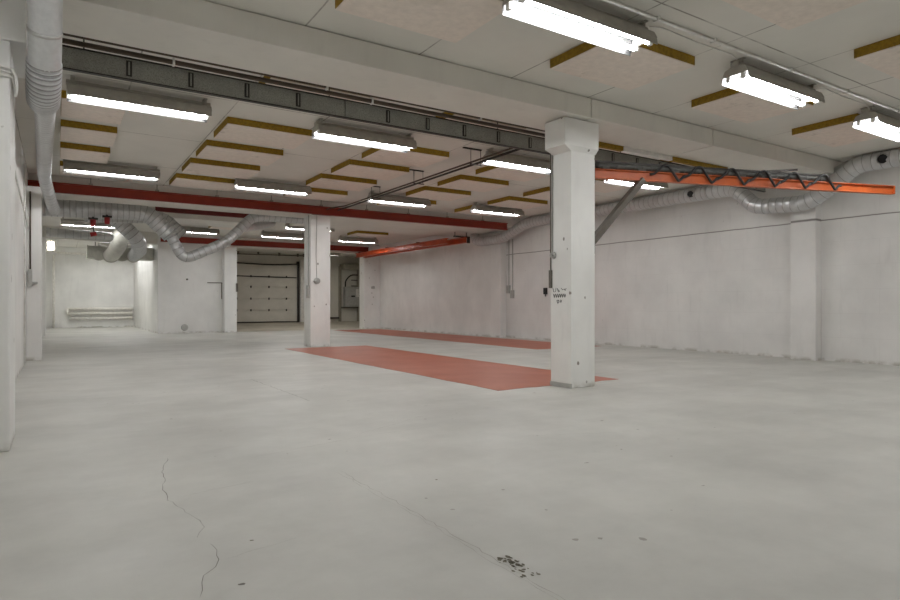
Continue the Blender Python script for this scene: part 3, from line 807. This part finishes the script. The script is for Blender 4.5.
# red valve actuators under the fat duct
for x, z, lab in ((.90, 2.785, 'red valve hanging under the fat duct, the right one of the two'), (.64, 2.72, 'red valve hanging under the fat duct, the left one with a second body below')):
    t = thing('valve', lab, 'valve', (x, 14.98, z))
    bm = bmn(); sweep(bm, [(x, 14.98, z-.07), (x, 14.98, z+.07)], .055, 14, radii=[.048, .058]); obj('body', bm, M['valve'], t)
    bm = bmn(); box(bm, x-.09, x+.09, 14.93, 15.03, z+.07, z+.11, .005); sweep(bm, [(x, 14.98, z+.1), (x, 15.02, z+.12)], .025, 10); obj('bracket', bm, M['dark'], t)
    if x < .7:
        bm = bmn(); sweep(bm, [(x, 14.98, z-.06), (x+.02, 14.98, z-.2)], .010, 8); obj('rod', bm, M['dark'], t)
        bm = bmn(); sweep(bm, [(x+.06, 14.98, z-.22), (x-.05, 14.98, z-.25)], .045, 12); obj('lower_body', bm, M['valve'], t)

# ------------------------------------------------------------------ small wall fittings
bm = bmn(); sweep(bm, fillet([(3.826, 22.99, 1.886), (3.826, 22.975, 1.86)], .01), .035, 10)
tag(obj('wall_hook', bm, M['steelbrown']), 'small dark hook on the blank partition wall', 'hook')
bm = bmn(); box(bm, 4.50, 5.0, 22.97, 23.0, 1.755, 1.785, .003); box(bm, 4.97, 5.0, 22.97, 23.0, 1.19, 1.785, .003)
tag(obj('wall_pipe', bm, M['steelbrown']), 'thin dark angled pipe on the partition wall beside its column', 'pipe')
bm = bmn(); sweep(bm, [(3.75, 23.0, .19), (3.75, 22.985, .19)], .12, 18, radii=[.12, .10])
tag(obj('wall_vent', bm, M['greybox']), 'small round vent low on the partition wall', 'vent')
t = thing('wall_switch', 'grey switch box with conduit on the far left pilaster', 'switch', (-.37, 13.15, 1.4))
bm = bmn(); box(bm, -.43, -.37, 13.10, 13.15, 1.33, 1.62, .004); box(bm, -.37, -.29, 13.115, 13.15, 1.36, 1.40, .003); obj('box', bm, M['greybox'], t)
bm = bmn(); sweep(bm, [(-.40, 13.135, 1.6), (-.40, 13.135, 3.0)], .012, 8); obj('conduit', bm, M['rust'], t)
bm = bmn(); sweep(bm, [(-.420, 8.2, 2.60), (-.420, 13.14, 2.30)], .012, 8)
tag(obj('cable_conduit', bm, M['white']), 'thin white conduit sloping along the left wall', 'conduit')
bm = bmn(); sweep(bm, [(-.452, 12.2, .0), (-.452, 12.2, 3.3)], .016, 8)
tag(obj('riser_pipe', bm, M['white']), 'thin white vertical pipe on the left wall before the far pilaster', 'pipe')
t = thing('cable_strap', 'white cable looped around the near left pilaster near its top', 'cable', (-.3, 5.1, 2.58))
bm = bmn()
for z in (2.60, 2.575, 2.545): sweep(bm, fillet([(-.45, 5.105, z+.01), (-.262, 5.108, z), (-.258, 5.4, z-.01)], .02), .008, 8)
obj('loop', bm, M['white'], t)
bm = bmn(); sweep(bm, fillet([(-.262, 5.105, 2.60), (-.235, 5.10, 2.55), (-.23, 5.10, 2.47), (-.24, 5.11, 2.41)], .04), .010, 8); obj('tail', bm, M['white'], t)
bm = bmn(); box(bm, 11.46, 11.5, 12.88, 13.02, 1.28, 1.46, .01); sweep(bm, [(11.48, 12.95, 1.29), (11.48, 12.95, 1.22)], .015, 8)
tag(obj('wall_hook', bm, M['black']), 'small black hook on the right wall, just left of the near column', 'hook')
t = thing('wall_switch', 'twin grey cables with small switches on the right wall pilaster beyond the near column', 'switch', (11.3, 14.75, 1.7))
for y, z0, z1 in ((14.60, 1.45, 2.95), (14.42, 1.30, 2.95)):
    bm = bmn(); sweep(bm, [(11.488, y, z1), (11.488, y, z0+.1)], .014, 8); obj('conduit', bm, M['greybox'], t)
    bm = bmn(); box(bm, 11.44, 11.5, y-.07, y+.07, z0-.12, z0+.12, .006); obj('box', bm, M['greybox'], t)
bm = bmn(); sweep(bm, [(10.98, 22.98, 1.70), (10.98, 22.94, 1.70)], .06, 12); box(bm, 10.9, 11.06, 22.975, 23.0, 1.64, 1.74, .004)
tag(obj('wall_socket', bm, M['greybox']), 'small grey socket on the far right pier under the crane rails', 'socket')

# ------------------------------------------------------------------ camera, world, view
cam = bpy.data.cameras.new('camera'); co = bpy.data.objects.new('camera', cam); COL.objects.link(co)
cam.sensor_width = 36; cam.lens = 36*612/900; cam.shift_y = 4.3/900; cam.clip_start = .05
co.location = (0, 0, 1.0); co.rotation_euler = (math.radians(90), 0, math.radians(-32.7))
scene.camera = co
w = bpy.data.worlds.new('world'); scene.world = w; w.use_nodes = True
w.node_tree.nodes['Background'].inputs[0].default_value = (.02, .02, .02, 1)
scene.cycles.diffuse_bounces = 8; scene.cycles.max_bounces = 12
scene.view_settings.view_transform = 'Standard'; scene.view_settings.look = 'None'
scene.view_settings.exposure = 0.0; scene.view_settings.gamma = 1.0; scene.view_settings.use_curve_mapping = False
